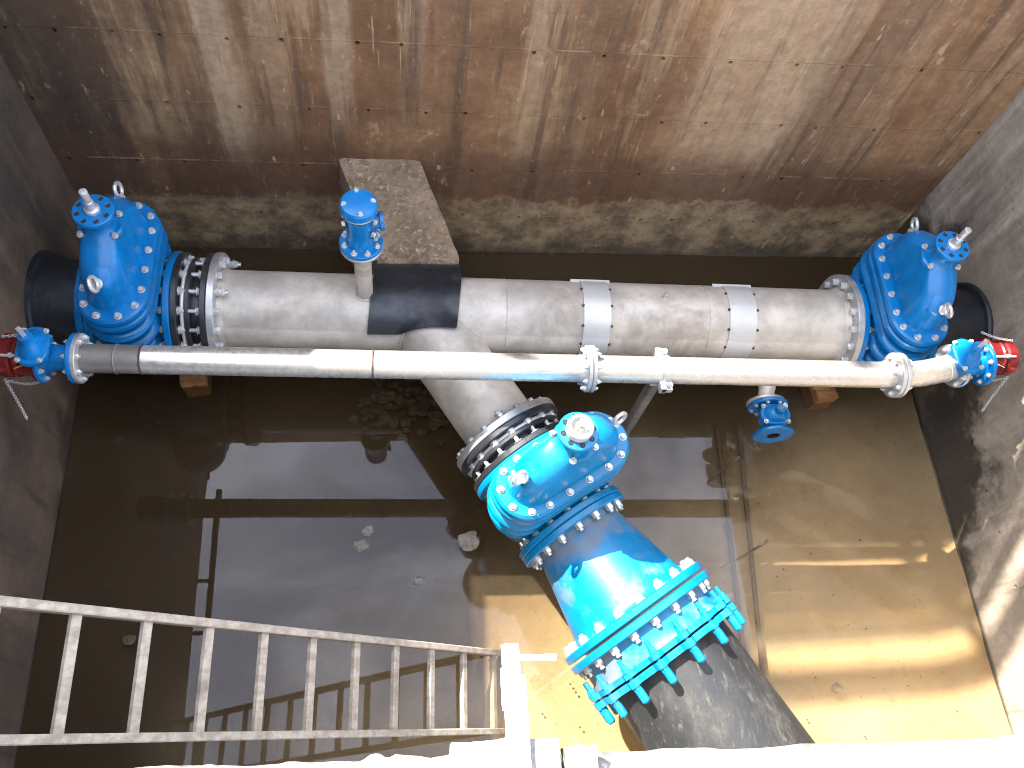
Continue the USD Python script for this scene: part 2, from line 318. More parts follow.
# near wall: rough broken rim
def near_wall():
    xs = np.linspace(0.002, 4.998, 700); V, F = [], []
    prof = [(0.0, -.5), (0.0, 1.0), (0.0, H - .10), (0.0, H - .025), (.018, H - .004), (.06, H), (.2, H), (.5, H), (.75, H), (.75, -.5)]
    for i, x in enumerate(xs):
        yin = -3.057 - .0262 * (x - 1.2)
        for j, (o, z) in enumerate(prof):
            e = 0.0; dz = 0.0
            if 3 <= j <= 6:
                e = .016 * (fbm(np.array([x * 16, j * .4, 0.3]), 5, 4) - .45); dz = .016 * (fbm(np.array([x * 9, j, 2.1]), 3, 9) - .5)
                if x < 1.85: e -= .016 * max(0, fbm(np.array([x * 11, 1.0, 1]), 4, 1) - .55) * 4
            V.append((x, yin - o - max(e, -.02), z + dz))
    k = len(prof)
    for i in range(len(xs) - 1):
        for j in range(k - 1): a = i * k + j; F += [[a, a + 1, a + k + 1], [a, a + k + 1, a + k]]
    m = trimesh.Trimesh(V, F, process=False); m.fix_normals(); return m
obj('near_wall', near_wall(), rim_m, label='pale sunlit concrete rim of the near wall along the bottom edge', cat='wall')
# pit floor
def sheet(x0, x1, y0, y1, z, n, amp, seed, sc=1.5):
    nx = n; ny = max(2, int(n * (y1 - y0) / (x1 - x0))); X, Y = np.meshgrid(np.linspace(x0, x1, nx), np.linspace(y0, y1, ny), indexing='ij')
    P = np.stack([X.ravel(), Y.ravel(), np.full(X.size, 0.0)], -1); P[:, 2] = z + amp * (fbm(P * sc, 4, seed) - .5)
    i, j = np.meshgrid(np.arange(nx - 1), np.arange(ny - 1), indexing='ij'); a = (i * ny + j).ravel()
    return trimesh.Trimesh(P, np.concatenate([np.stack([a, a + ny, a + ny + 1], -1), np.stack([a, a + ny + 1, a + 1], -1)]), process=False)
def silted_floor():
    m = sheet(-.02, 5.02, -3.3, .02, FL, 220, .05, 2); v = m.vertices; d = np.minimum(np.minimum(v[:, 0], W - v[:, 0]), -v[:, 1]).clip(0)
    v[:, 2] += .105 * np.exp(-d / .10) * (.75 + .5 * fbm(v * 3.0, 3, 6)); m.vertices = v; return m                # silt banked up against the walls
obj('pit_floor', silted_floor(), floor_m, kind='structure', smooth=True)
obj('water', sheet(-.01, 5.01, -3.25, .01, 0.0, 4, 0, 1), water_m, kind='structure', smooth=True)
gr = [box3((-40, .352, 2.2), (45, 40, H - .15)), box3((-40, -40, 2.2), (45, -3.93, H - .15)), box3((-40, -3.93, 2.2), (-.352, .352, H - .15)), box3((5.352, -3.93, 2.2), (45, .352, H - .15))]
obj('ground', m3.Manifold.batch_boolean(gr, m3.OpType.Add), soil_m, kind='structure', smooth=False)

# thrust block and rubber sheet
def thrust_block():
    sec = [  # y, z top, x left, x right
        (-.0, .862, 1.452, 1.892), (-.25, .808, 1.55, 1.985), (-.50, .752, 1.648, 2.082), (-.535, .725, 1.655, 2.092), (-.60, .62, 1.665, 2.09)]
    V, F = [], []
    nx = 14
    for k, (y, zt, xl, xr) in enumerate(np.array([[np.interp(s, np.linspace(0, 1, 5), [q[c] for q in sec]) for c in range(4)] for s in np.linspace(0, 1, 33)])):
        row = [(xl, y, -.3)] + [(xl + (xr - xl) * u, y, zt - (.012 if u in (0, 1) else 0)) for u in np.linspace(0, 1, nx)] + [(xr, y, -.3)]
        V += row
    V = np.array(V); k = nx + 2
    m = fbm(V * 14, 4, 3) - .5; top = V[:, 2] > 0; V[top, 2] += .018 * m[top]; V[top, 0] += .012 * (fbm(V[top] * 11, 3, 8) - .5); V[top & (V[:, 1] < -.3), 1] += .03 * m[top & (V[:, 1] < -.3)]
    for i in range(32):
        for j in range(k - 1): a = i * k + j; F += [[a, a + 1, a + k + 1], [a, a + k + 1, a + k]]
    b = 32 * k; F += [[b, b + j, b + j + 1] for j in range(1, k - 1)]
    t = trimesh.Trimesh(V, F, process=False); t.fix_normals(); return t
obj('thrust_block', thrust_block(), block_m, label='rough sloping concrete thrust block between back wall and steel pipe', cat='concrete block', smooth=50)

YAW = math.atan(-.026)
def axis_y(x): return -.79 - .026 * (x - 1.25)
AZ = .58                                           # height of the pipe axis
O = np.array([1.88, axis_y(1.88), AZ]); BU = math.atan2(-.855, .518) ; U = np.array([math.cos(BU), math.sin(BU), 0])
R = .203

def rubber():
    V = []; nu, nv = 40, 26
    pr = [(-.575, .705), (-.635, .752)] + [(None, a) for a in np.radians(np.linspace(118, 30, nv - 2))]
    for u in np.linspace(0, 1, nu):
        for k, (y, a) in enumerate(pr):
            s = k / (len(pr) - 1); x = (1 - u) * (1.645 - .035 * s) + u * (2.10 - .04 * s)
            ay = axis_y(x)
            if y is None:
                rr = R + .012 + .006 * fbm(np.array([u * 4, s * 4, 1.0]), 3, 2) + (.012 * (s - .8) / .2 * abs(u - .3) if s > .8 else 0)
                
                yy, zz = ay - rr * math.cos(a), AZ + rr * math.sin(a); e = np.array([x, yy]) - O[:2]; tb, pp = e @ U[:2], e @ np.array([-U[1], U[0]])
                if abs(pp) < rr and tb > -.05: q = AZ + math.sqrt(rr * rr - pp * pp) - .006; h_ = max(0, .03 - abs(zz - q)) / .03; zz = max(zz, q) + h_ * h_ * .0075
                P = (x, yy, zz)
            else: P = (x, y, a + .015 * fbm(np.array([u * 6, 0, 0.]), 3, 5))
            V.append(P)
    V = np.array(V); k = len(pr); F = []
    for i in range(nu - 1):
        for j in range(k - 1): a = i * k + j; F += [[a, a + 1, a + k + 1], [a, a + k + 1, a + k]]
    m = trimesh.Trimesh(V, F, process=False); m.fix_normals()
    if m.face_normals[:, 2].mean() < 0: m.invert()
    n = m.vertex_normals; V2 = V - n * .006; N = len(V)                    # give it thickness
    F2 = [[N + c for c in f[::-1]] for f in F]; edge = []
    loop = [i * k for i in range(nu)] + [(nu - 1) * k + j for j in range(1, k)] + [i * k + k - 1 for i in range(nu - 2, -1, -1)] + [j for j in range(k - 2, 0, -1)]
    for a, b in zip(loop, loop[1:] + loop[:1]): edge += [[a, b, N + b], [a, N + b, N + a]]
    t = trimesh.Trimesh(np.vstack([V, V2]), list(m.faces) + [[N + c for c in f[::-1]] for f in m.faces] + edge, process=False); t.fix_normals(); return t
obj('rubber_sheet', rubber(), tar, label='square black rubber sheet draped over the pipe below the thrust block', cat='rubber sheet', smooth=40)

# ------------------------------------------------------------------ main steel pipe with branch
pipe = thing('steel_pipe', O, YAW, 'long thick grey steel pipe with angled branch and two bright bands', 'pipe')
lx = lambda x: (x - O[0]) / math.cos(YAW)          # world x along the main axis -> local
bl = BU - YAW; ul = np.array([math.cos(bl), math.sin(bl), 0])
def pipe_shell(r, P, d, L, wall=.008, n=64, seg=10):
    z = np.linspace(0, L, seg); return lathe([(r - wall, L)] + [(r - wall, 0)] + [(r, q) for q in z] + [(r - wall, L)], P, d, n)
obj('barrel', pipe_shell(R, (lx(.86), 0, 0), (1, 0, 0), 4.24 - .86), steel, pipe)
br0 = 0.0; RB = .193
obj('branch', lathe([(RB - .010, br0), (RB, br0), (RB, .83), (RB - .010, .83)], (0, 0, 0), ul, 64), steel, pipe)
# weld seam where the branch meets the barrel
pts = []
T = frame((0, 0, 0), ul)
for a in np.linspace(0, 2 * np.pi, 90):
    o = (RB + .001) * (math.cos(a) * T[:3, 0] + math.sin(a) * T[:3, 1])
    rr = (R + .001) ** 2 - o[2] ** 2; y = -math.sqrt(max(rr, 0)); t = (y - o[1]) / ul[1]; pts.append(o + ul * t)
obj('weld_seam', tube(pts, .006, 8, False), steel, pipe)
for x in (2.33, 3.42): obj('weld_seam', torus((lx(x), 0, 0), (1, 0, 0), R - .001, .0035, 64, 6), steel, pipe)
def pipe_flange(P, d, n=16):
    f = obj('flange', disc(.29, .036, P, d, R - .01, .003, 64), flange_steel, pipe)
    obj('weld_neck', lathe([(R - .002, -.03), (R + .014, -.002), (R + .014, 0), (R - .002, 0)], P, d, 64), steel, f)
    obj('bolts', ring_bolts(np.asarray(P, float), -np.asarray(d), .248, n, .036, .026), zinc, f, kind='stuff')
pipe_flange((lx(.876), 0, 0), (-1, 0, 0)); pipe_flange((lx(4.214), 0, 0), (1, 0, 0)); pipe_flange(ul * .808, ul)
def band(x0, x1):
    a = np.radians(np.linspace(-60, 240, 50)); r0, r1 = R + .001, R + .006; V = []; F = []
    for t in a:
        for r, x in ((r0, x0), (r1, x0), (r1, x1), (r0, x1)): V.append((x, r * math.cos(t), r * math.sin(t)))
    for i in range(len(a) - 1):
        for j in range(4): p, q = i * 4 + j, i * 4 + (j + 1) % 4; F += [[p, p + 4, q + 4], [p, q + 4, q]]
    m = trimesh.Trimesh(V, F, process=False); m.fix_normals(); return m
for xa, xb in ((2.735, 2.88), (3.53, 3.68)):
    b = obj('band', band(lx(xa), lx(xb)), steel_band, pipe, label='bright polished band round the pipe')
    tb = []
    for ang in (20, 50, 80, 110, 140, 165):
        for x in (xa - .004, xb + .004):
            A = math.radians(ang); tb.append(lathe([(0, 0), (.008, 0), (.008, .008), (0, .008)], (lx(x), -(R - .002) * math.cos(A), (R - .002) * math.sin(A)), (0, -math.cos(A), math.sin(A)), 8))
    obj('band_studs', tb, rust, b, kind='stuff')
    obj('lug', bar((lx(xa - .05), .150, .140), (lx(xb + .02), .150, .140), .030, .008), steel_band, b)
obj('gauge_tap', lathe([(0, 0), (.012, 0), (.012, .03), (.007, .03), (.007, .05), (0, .05)], (lx(3.18), .03, R - .004), (0, .1, 1), 10), zinc, pipe)
# drain stub, reaching out from under the barrel
DX = 3.83
dl = np.array([lx(DX), 0, 0])
arc = [dl + np.array([0, 0, -.1]), dl + np.array([0, -.02, -.2])] + [dl + np.array([-.0, -.03 - .12 * math.sin(a), -.19 - .0 * a]) for a in np.linspace(.2, 1.4, 6)] + [dl + np.array([-.005, -.36, -.185])]
arc = np.array([dl + np.array([.03, -.12, -.14]), dl + np.array([.03, -.19, -.155]), dl + np.array([.024, -.25, -.166]), dl + np.array([.012, -.31, -.176]), dl + np.array([0, -.36, -.182]), dl + np.array([-.01, -.405, -.185])])
obj('drain_stub', tube(arc, .045, 24), steel, pipe); obj('drain_stub_weld', torus(arc[3], arc[4] - arc[2], .0455, .004, 24, 6), steel, pipe)
obj('drain_flange', disc(.105, .018, arc[-1] + np.array([0, .012, 0]), (-.02, -1, -.02)), flange_steel, pipe)
# stub for the air valve
AX = 1.6; al = np.array([lx(AX), 0, 0])
obj('air_valve_stub', lathe([(.042, 0), (.042, .62)], al, (0, 0, 1), 32), steel, pipe)
obj('stub_weld', torus(al + np.array([0, 0, R - .002]), (0, 0, 1), .045, .006, 32, 8), steel, pipe)

# ------------------------------------------------------------------ gate valves
def gate_valve(name, loc, rz, label, capped=False):
    v = thing(name, loc, rz, label, 'valve', 'large blue gate valves')
    pm = turq if capped else blue
    body = [loft([(-.33, .04, .10), (-.31, .08, .17), (-.25, .115, .235), (-.1, .125, .27), (.10, .130, .285), (.36, .130, .29)]),
            lathe([(.20, -.20), (.222, -.20), (.215, -.10), (.215, .10), (.222, .20), (.20, .20)], (0, 0, 0), (1, 0, 0), 64)]
    obj('body', body, pm, v, smooth=40)
    for s in (-1, 1):
        f = obj('flange', disc(.29, .034, (s * .20, 0, 0), (-s, 0, 0), .19, .005, 64), pm, v)
        obj('bolts', ring_bolts(np.array([s * .166, 0, 0.]), (-s, 0, 0), .248, 16, .036, .026, .02), zinc, f, kind='stuff')
        obj('raised_hub', lathe([(.212, .13), (.236, .148), (.24, .167), (.20, .167)], (0, 0, 0), (s, 0, 0), 64), pm, v)
    for z, w, l in ((.02, .142, .325), (.13, .150, .350), (.24, .156, .362)): obj('body_rib', plate(z, .075, w, l, .028), pm, v, smooth=60)
    obj('body_flange', plate(.345, .042, .160, .352, .009), pm, v); obj('bonnet_flange', plate(.390, .046, .155, .346, .011), pm, v)
    bt = []
    for y in (-.165, -.055, .055, .165): bt += [(-.128, y), (.128, y)]
    for a in (28, 68, 112, 152): bt += [(.126 * math.cos(math.radians(a)), .190 + .128 * math.sin(math.radians(a))), (.126 * math.cos(math.radians(a)), -.190 - .128 * math.sin(math.radians(a)))]
    obj('bonnet_bolts', [bolt((x, y, .4355), (0, 0, 1), .027, .017) for x, y in bt], zinc, v, kind='stuff')
    d = [(.43, .112, .292), (.44, .106, .284), (.452, .103, .279), (.50, .101, .272), (.56, .097, .258), (.61, .092, .232), (.65, .085, .19), (.68, .078, .145), (.70, .072, .105), (.715, .066, .07), (.74, .060, .060), (.785, .060, .060)]
    obj('bonnet', [loft(d), loft([(.44, .074, .148, -.135), (.575, .071, .138, -.130), (.605, .066, .130, -.118), (.64, .062, .112, -.095), (.69, .056, .075, -.045), (.70, .04, .06, -.03)])], pm, v, smooth=45)
    sf = obj('gear_flange', disc(.086, .024, (0, 0, .785), (0, 0, 1), .0, .004, 40), pm, v)
    obj('bolt_holes', [disc(.0105, .002, np.array(q) + np.array([0, 0, .8085]), (0, 0, 1), n=12) for q in ring((0, 0, 0), (0, 0, 1), .065, 8)], dark_steel, sf, kind='stuff')
    obj('neck_pad', plate(.672, .034, .098, .088, .008), pm, v)
    obj('neck_bolts', [bolt((sx * .072, sy * .058, .7055), (0, 0, 1), .024, .016) for sx in (-1, 1) for sy in (-1, 1)], zinc, v, kind='stuff')
    if capped:
        st = obj('stem_cap', lathe([(0, 0), (.046, 0), (.056, .01), (.056, .045), (.049, .056), (.040, .056), (.036, .03), (.022, .03), (.020, .06), (0, .06)], (0, 0, .808), (0, 0, 1), 36), cream, v, label='cream plastic cap on the stem')
        obj('stem', lathe([(0, 0), (.016, 0), (.016, .035), (0, .035)], (0, 0, .87), (0, 0, 1), 4), zinc, v)
    else:
        st = obj('stem', lathe([(.0, 0), (.032, 0), (.032, .014), (.020, .018), (.020, .06), (.017, .062), (.017, .125), (0, .128)], (0, 0, .809), (0, 0, 1), 24), zinc, v)
    obj('lifting_eye', eyebolt((0, .255, .55), (0, .55, .8), (1, 0, 0.2)), zinc, v); obj('lifting_eye', eyebolt((0, -.245, .608), (0, -.55, .8), (1, .1, .3)), zinc, v)
    return v
gv = gate_valve('gate_valve', (.468, axis_y(.468), AZ), YAW, 'blue gate valve at the left end of the steel pipe, in shade')
copy_of(gv, 'gate_valve', (4.445, axis_y(4.445), AZ), YAW, 'blue gate valve at the right end of the steel pipe', 'valve', 'large blue gate valves')
gate_valve('gate_valve', O + U * 1.188, BU, 'sunlit blue gate valve with cream stem cap on the angled branch', True)

# dismantling joints
def joint(loc, rz, L, label):
    j = thing('dismantling_joint', loc, rz, label, 'pipe coupling', 'black pipe couplings with tie rods')
    obj('flange_ring', disc(.287, .030, (0, 0, 0), (1, 0, 0), .20, .004, 64), dark_steel, j)
    obj('flange_ring', disc(.287, .030, (L - .030, 0, 0), (1, 0, 0), .20, .004, 64), dark_steel, j)
    obj('sleeve', lathe([(.20, .02), (.212, .02), (.212, L - .02), (.20, L - .02)], (0, 0, 0), (1, 0, 0), 64), dark_steel, j)
    obj('gland_ring', disc(.262, .026, (L * .36, 0, 0), (1, 0, 0), .205, .006, 64), dark_steel, j)
    obj('seal_ring', torus((L * .30, 0, 0), (1, 0, 0), .248, .010, 64, 10), steel_band, j)
    for k, q in enumerate(ring((0, 0, 0), (1, 0, 0), .25, 16, .5)):
        long = k % 4 == 0; a, b = (-.085, L + .10) if long else (-.035, L + .055)
        m = [lathe([(0, a), (.0105, a), (.0105, b), (0, b)], q, (1, 0, 0), 10)]
        for x, s in ((L * .72, 1), (.032, 1)) + (((L + .062, 1), (-.07, 1)) if long else ()): m.append(bolt(np.array(q) + np.array([x, 0, 0]), (s, 0, 0), .036, .024))
        obj('tie_rod', m, zinc, j)
joint((.670, axis_y(.670), AZ), YAW, .168, 'black bolted coupling between left valve and steel pipe, in shade')
joint(O + U * .846, BU, .140, 'sunlit black bolted coupling between angled branch and its valve')

# black wall stubs
def wall_stub(x0, x1, label):
    s = thing('wall_pipe', (x0, axis_y(x0), AZ), YAW, label, 'pipe', 'short black pipes into the walls')
    L = x1 - x0
    obj('barrel', lathe([(.20, 0), (.232, 0), (.232, L), (.20, L)], (0, 0, 0), (1, 0, 0), 56), tar, s)
    c = .0 if x0 < 1 else L - .05
    obj('backing_ring', disc(.285, .032, ((L - .034) if x0 < 1 else .002, 0, 0), (1, 0, 0), .21, .004, 56), blue, s)
    obj('collar', disc(.272, .05, (-.02 + c if x0 > 1 else .03, 0, 0), (1, 0, 0), .2, .01, 56), tar, s)
wall_stub(-.05, .266, 'short black pipe between the left wall and the left valve')
wall_stub(4.654, 5.05, 'short black pipe between the right wall and the right valve')

# reducer, flange adaptor, outlet pipe
rd = thing('pipe_reducer', O + U * 1.390, BU, 'muddy blue conical pipe reducer widening below the sunlit valve', 'pipe reducer')
obj('flange', disc(.29, .034, (0, 0, 0), (1, 0, 0), .2, .005, 64), turq, rd); obj('bolts', ring_bolts(np.array([.034, 0, 0]), (1, 0, 0), .25, 16, .036, .026, .012), zinc, rd, kind='stuff')
obj('cone', lathe([(.21, .02), (.232, .034), (.222, .06), (.232, .10), (.297, .43), (.305, .46), (.325, .48), (.29, .48)], (0, 0, 0), (1, 0, 0), 72), blue_cone, rd)
obj('flange', disc(.388, .038, (.475, 0, 0), (1, 0, 0), .29, .005, 72), turq, rd)
bs = ring_bolts(np.array([.475, 0, 0]), (-1, 0, 0), .352, 20, .040, .028, .012); obj('bolts', bs, zinc, rd, kind='stuff')
obj('casting_mark', torus((.19, -.158, .196), (.0, -.62, .78), .014, .003, 14, 6), turq, rd)
ad = thing('flange_adaptor', O + U * 1.914, BU, 'wide blue flange adaptor with studs gripping the big black pipe', 'pipe adaptor')
obj('flange', disc(.388, .038, (0, 0, 0), (1, 0, 0), .31, .005, 72), turq, ad); obj('bolts', ring_bolts(np.array([.038, 0, 0]), (1, 0, 0), .352, 20, .040, .028, .016), zinc, ad, kind='stuff')
obj('sleeve', lathe([(.318, .02), (.352, .038), (.345, .055), (.345, .12), (.358, .145), (.358, .165), (.318, .165)], (0, 0, 0), (1, 0, 0), 72), blue_cone, ad)
def lobed(r0, r1, n, t, x):
    a = np.linspace(0, 2 * np.pi, n * 12, endpoint=False); k = np.clip(np.cos(a * n) * 1.6 - .1, 0, 1); r = r0 + (r1 - r0) * k
    out = Polygon(np.stack([r * np.cos(a), r * np.sin(a)], -1), [np.stack([.317 * np.cos(a), .317 * np.sin(a)], -1)[::-1]])
    m = trimesh.creation.extrude_polygon(out, t, engine='earcut'); m.apply_transform(frame((x, 0, 0), (1, 0, 0))); return m
obj('gland_ring', lobed(.366, .398, 16, .026, .150), turq, ad, smooth=35); obj('gland_ring', lobed(.366, .398, 16, .030, .186), turq, ad, smooth=35)
for q in ring((0, 0, 0), (1, 0, 0), .378, 16, 0):
    q = np.array(q); e = np.array([1., 0, 0])
    obj('stud', [lathe([(0, .09), (.011, .09), (.011, .26), (0, .26)], q, e, 10), bolt(q + e * .216, e, .036, .024), bolt(q + e * .150, -e, .036, .024), lathe([(0, .236), (.019, .236), (.019, .286), (.012, .294), (0, .295)], q, e, 14)], turq, ad)
op = O + U * 2.01
obj('outlet_pipe', lathe([(.29, 0)] + [(.315, z) for z in np.linspace(0, .95, 12)] + [(.29, .95), (.29, 0)], op, U, 80), hdpe, label='thick scuffed black pipe running under the near rim', cat='pipe')

# ------------------------------------------------------------------ bypass pipe
BZ, BR = 1.08, .064
def by(x): return -1.350 - .026 * (x - 1.3)
bp = thing('bypass_pipe', (0, 0, 0), 0, 'thin shiny steel pipe running in front of the thick pipe', 'pipe')
bdir = np.array([1, -.026, 0]); bdir /= np.linalg.norm(bdir)
B = lambda x: np.array([x, by(x), BZ])
xs = np.linspace(.66, 4.17, 40); obj('barrel', tube([B(x) for x in xs], BR, 40), steel_by, bp); obj('spool', tube([B(x) for x in np.linspace(.415, .661, 6)], BR - .0005, 40), steel_dull, bp, label='dull heat stained pipe end')
end = np.array([[x, by(x) + .06 * ((x - 4.15) / .34) ** 2, BZ] for x in np.linspace(4.15, 4.485, 12)])
obj('end_bend', tube(end, BR, 40), steel_by, bp)
def bflange(P, d, pair=False):
    d = np.asarray(d, float); P = np.asarray(P, float)
    f = obj('flange', disc(.110, .020, P, d, BR - .003, .003, 48), flange_steel, bp)
    obj('bolts', ring_bolts(P + d * (.020 if not pair else .042), d, .09, 8, .022, .014, .008) if pair else ring_bolts(P, -d, .09, 8, .022, .014, .006), zinc, f, kind='stuff')
    if pair:
        f2 = obj('flange', disc(.110, .020, P + d * .022, d, BR - .003, .003, 48), flange_steel, bp)
        obj('bolts', ring_bolts(P, -d, .09, 8, .022, .014, .006), zinc, f2, kind='stuff')
bflange(B(.415), -bdir); bflange(B(2.625), bdir, True); bflange(B(4.145), bdir, True)
ed = end[-1] - end[-2]; ed /= np.linalg.norm(ed); bflange(end[-1] - ed * .012, ed)
for x, m in ((.555, steel_dull), (.662, rust), (1.655, rust)): obj('weld_ring', torus(B(x), bdir, BR - .001, .005, 40, 8), m, bp)
obj('weld_ring', torus(end[-3], ed, BR - .001, .004, 40, 8), steel, bp)
# pipe clamp with two lugs
cx = 2.985; cl_ = obj('clamp', disc(BR + .006, .042, B(cx), bdir, BR - .001, .002, 40), flange_steel, bp)
for s in (-1, 1):
    obj('clamp_lug', [bar(B(cx + .0) + np.array([0, s * (BR + .002), 0]), B(cx) + np.array([0, s * (BR + .045), 0]), .045, .03, (1, 0, 0)), bar(B(cx + .0) + np.array([0.02, s * (BR + .002), -.0]), B(cx) + np.array([.02, s * (BR + .045), 0]), .03, .05, (1, 0, 0)), bolt(B(cx) + np.array([.03, s * (BR + .024), .024]), (0, 0, 1), .022, .014)], zinc, cl_)
# its post
lg = thing('pipe_support', (2.995, by(2.985), 0), 0, 'slim steel angle post holding up the thin pipe from the water', 'pipe support')
obj('post', [bar((-.02, .0, -.13), (-.02, .0, BZ - BR - .008), .006, .045, (0, 1, 0)), bar((.003, .022, -.13), (.003, .022, BZ - BR - .008), .04, .005, (0, 1, 0)), bar((.003, -.022, -.13), (.003, -.022, BZ - BR - .008), .04, .005, (0, 1, 0))], steel_dull, lg, smooth=False)
obj('saddle', bar((-.045, 0, BZ - BR - .008), (.045, 0, BZ - BR - .008), .09, .010), zinc, lg)

# small valves and red hose couplings at both ends of the bypass
def small_valve(name, loc, rz, L, label):
    v = thing(name, loc, rz, label, 'valve', 'small blue valves on the thin pipe ends')
    obj('flange', disc(.110, .020, (0, 0, 0), (1, 0, 0), .03, .004, 40), blue, v); obj('flange', disc(.110, .020, (L - .020, 0, 0), (1, 0, 0), .03, .004, 40), blue, v)
    obj('flange_bolts', [ring_bolts(np.array([.020, 0, 0]), (1, 0, 0), .09, 8, .020, .012, .006), ring_bolts(np.array([L - .02, 0, 0]), (-1, 0, 0), .09, 8, .020, .012, .006)], zinc, v, kind='stuff')
    obj('body', [lathe([(.058, .0), (.062, .02), (.056, L / 2), (.062, L - .02), (.058, L)], (0, 0, 0), (1, 0, 0), 36), loft([(-.07, .02, .05), (-.04, .045, .065), (.09, .05, .078)], 32)], blue, v)
    obj('bonnet_flange', plate(.085, .026, .064, .092, .005), blue, v)
    obj('bonnet', loft([(.105, .052, .074), (.13, .047, .066), (.155, .036, .045), (.165, .028, .028), (.20, .026, .026)], 32), blue, v, smooth=45)
    obj('bonnet_bolts', [bolt((sx * .044, sy * .070, .1105), (0, 0, 1), .018, .012) for sx in (-1, 1) for sy in (-1, 1)], zinc, v, kind='stuff')
    obj('stem', lathe([(0, 0), (.013, 0), (.013, .055), (0, .057)], (0, 0, .198), (0, 0, 1), 4), zinc, v)
    return v
small_valve('small_valve', (.245, by(.245), BZ), YAW, .150, 'small blue valve beside the left wall with red coupling')
small_valve('small_valve', end[-1] + ed * .010, YAW + .10, .152, 'small blue valve beside the right wall with red coupling')
def coupling(loc, rz, s, label, tagmat):
    c = thing('hose_coupling', loc, rz, label, 'hose coupling', 'red hose couplings at the walls')
    obj('body', lathe([(.03, 0), (.098, 0), (.102, .006), (.102, .014), (.088, .02), (.080, .035), (.080, .075), (.086, .082), (.086, .09), (.078, .098), (.04, .098)], (0, 0, 0), (s, 0, 0), 40), red, c)
    cap = obj('cap', lathe([(.0, .162), (.070, .162), (.084, .155), (.088, .145), (.088, .110), (.078, .102), (.03, .102)], (0, 0, 0), (s, 0, 0), 40), red, c)
    for a in (40, 160, 280): obj('lug', bar((s * .112, .085 * math.cos(math.radians(a)), .085 * math.sin(math.radians(a))), (s * .140, .085 * math.cos(math.radians(a)), .085 * math.sin(math.radians(a))), .03, .03), red, c)
    obj('clip', [bar((s * .03, -.035, .077), (s * .13, -.035, .083), .012, .010), bolt((s * .09, -.035, .082), (0, 0, 1), .018, .012)], zinc, c)
    obj('tag', bar((s * .045, -.066, .054), (s * .045 + s * .03, -.074, .045), .004, .034, (0, -.7, .7)), tagmat, c, label='small tag tied to the coupling')
    ch = []
    p0 = np.array([-s * .02, -.088, -.02]); p1 = np.array([s * .135, -.10, -.02]); p2 = np.array([s * .10, -.20, -.22])
    def run(a, b, sag, n):
        for k in range(n):
            t = k / n; P = a + (b - a) * t + np.array([0, -.0, -sag * 4 * t * (1 - t)]); d = (b - a) / np.linalg.norm(b - a)
            side = np.cross(d, (0, 0, 1)); side /= np.linalg.norm(side); nrm = side if k % 2 else np.cross(d, side)
            m = torus((0, 0, 0), nrm, .0058, .0018, 10, 5); ch.append(m.apply_translation(P))
    run(p0, p1, .05, 16); run(p1, p2, .01, 26); run(np.array([s * .13, .05, .09]), np.array([-s * .03, .09, .10]), .012, 16)
    obj('chain', ch, zinc, c, kind='stuff')
coupling((.245, by(.245), BZ), YAW, -1, 'red hose coupling with yellow tag against the left wall', yellow)
vend = end[-1] + ed * .162; coupling(vend, YAW, 1, 'red hose coupling with cream tag against the right wall', cream)

# drain valve
dP = np.array([DX - .01, axis_y(DX) - .412, AZ - .187])
dv = thing('drain_valve', dP, math.radians(-90) - .02, 'little blue valve on the drain stub hanging over the water', 'valve')
obj('flange', disc(.110, .020, (0, 0, 0), (1, 0, 0), .0, .004, 40), blue, dv); obj('flange', disc(.110, .020, (.170, 0, 0), (1, 0, 0), .036, .004, 40), blue, dv)
obj('bore', lathe([(.036, .188), (.034, .14), (0, .14)], (0, 0, 0), (1, 0, 0), 24), dark_steel, dv)
obj('body', [lathe([(.05, .0), (.058, .02), (.048, .085), (.058, .165), (.05, .18)], (0, 0, 0), (1, 0, 0), 32), loft([(-.06, .02, .04), (-.03, .045, .06), (.06, .05, .07)], 32).apply_translation((.092, 0, 0))], blue, dv)
obj('bonnet', [plate(.058, .024, .062, .085, .005).apply_translation((.092, 0, 0)), loft([(.08, .05, .07), (.11, .042, .055), (.125, .026, .026), (.16, .024, .024)], 32).apply_translation((.092, 0, 0))], blue, dv, smooth=40)
obj('bonnet_bolts', [bolt((.092 + sx * .045, sy * .064, .082), (0, 0, 1), .020, .013) for sx in (-1, 1) for sy in (-1, 1)], zinc, dv, kind='stuff')
obj('stem', lathe([(0, 0), (.013, 0), (.013, .05), (0, .05)], (.092, 0, .158), (0, 0, 1), 4), zinc, dv)
obj('flange_bolts', ring_bolts(np.array([.02, 0, 0]), (1, 0, 0), .09, 8, .02, .012), zinc, dv, kind='stuff')

# air valve
av = thing('air_valve', (AX, axis_y(AX), AZ), 0, 'blue cylindrical air valve standing on the steel pipe by the block', 'air valve')
z0 = .612
obj('base_flange', disc(.100, .020, (0, 0, z0), (0, 0, 1), .0, .004, 40), flange_steel, av); obj('flange', disc(.100, .024, (0, 0, z0 + .022), (0, 0, 1), 0, .005, 40), blue, av)
obj('flange_bolts', ring_bolts(np.array([0, 0, z0 + .046]), (0, 0, 1), .080, 8, .022, .014, .008), zinc, av, kind='stuff')
obj('body', lathe([(.07, .046), (.064, .06), (.060, .09), (.060, .22), (.066, .24), (.072, .25), (.072, .262), (0, .262)], (0, 0, z0), (0, 0, 1), 44), blue, av)
obj('gasket', disc(.0715, .016, (0, 0, z0 + .262), (0, 0, 1), 0, .002, 40), cream, av)
obj('lid', lathe([(0, .278), (.074, .278), (.081, .286), (.081, .318), (.074, .328), (.045, .334), (0, .335)], (0, 0, z0), (0, 0, 1), 44), blue, av)
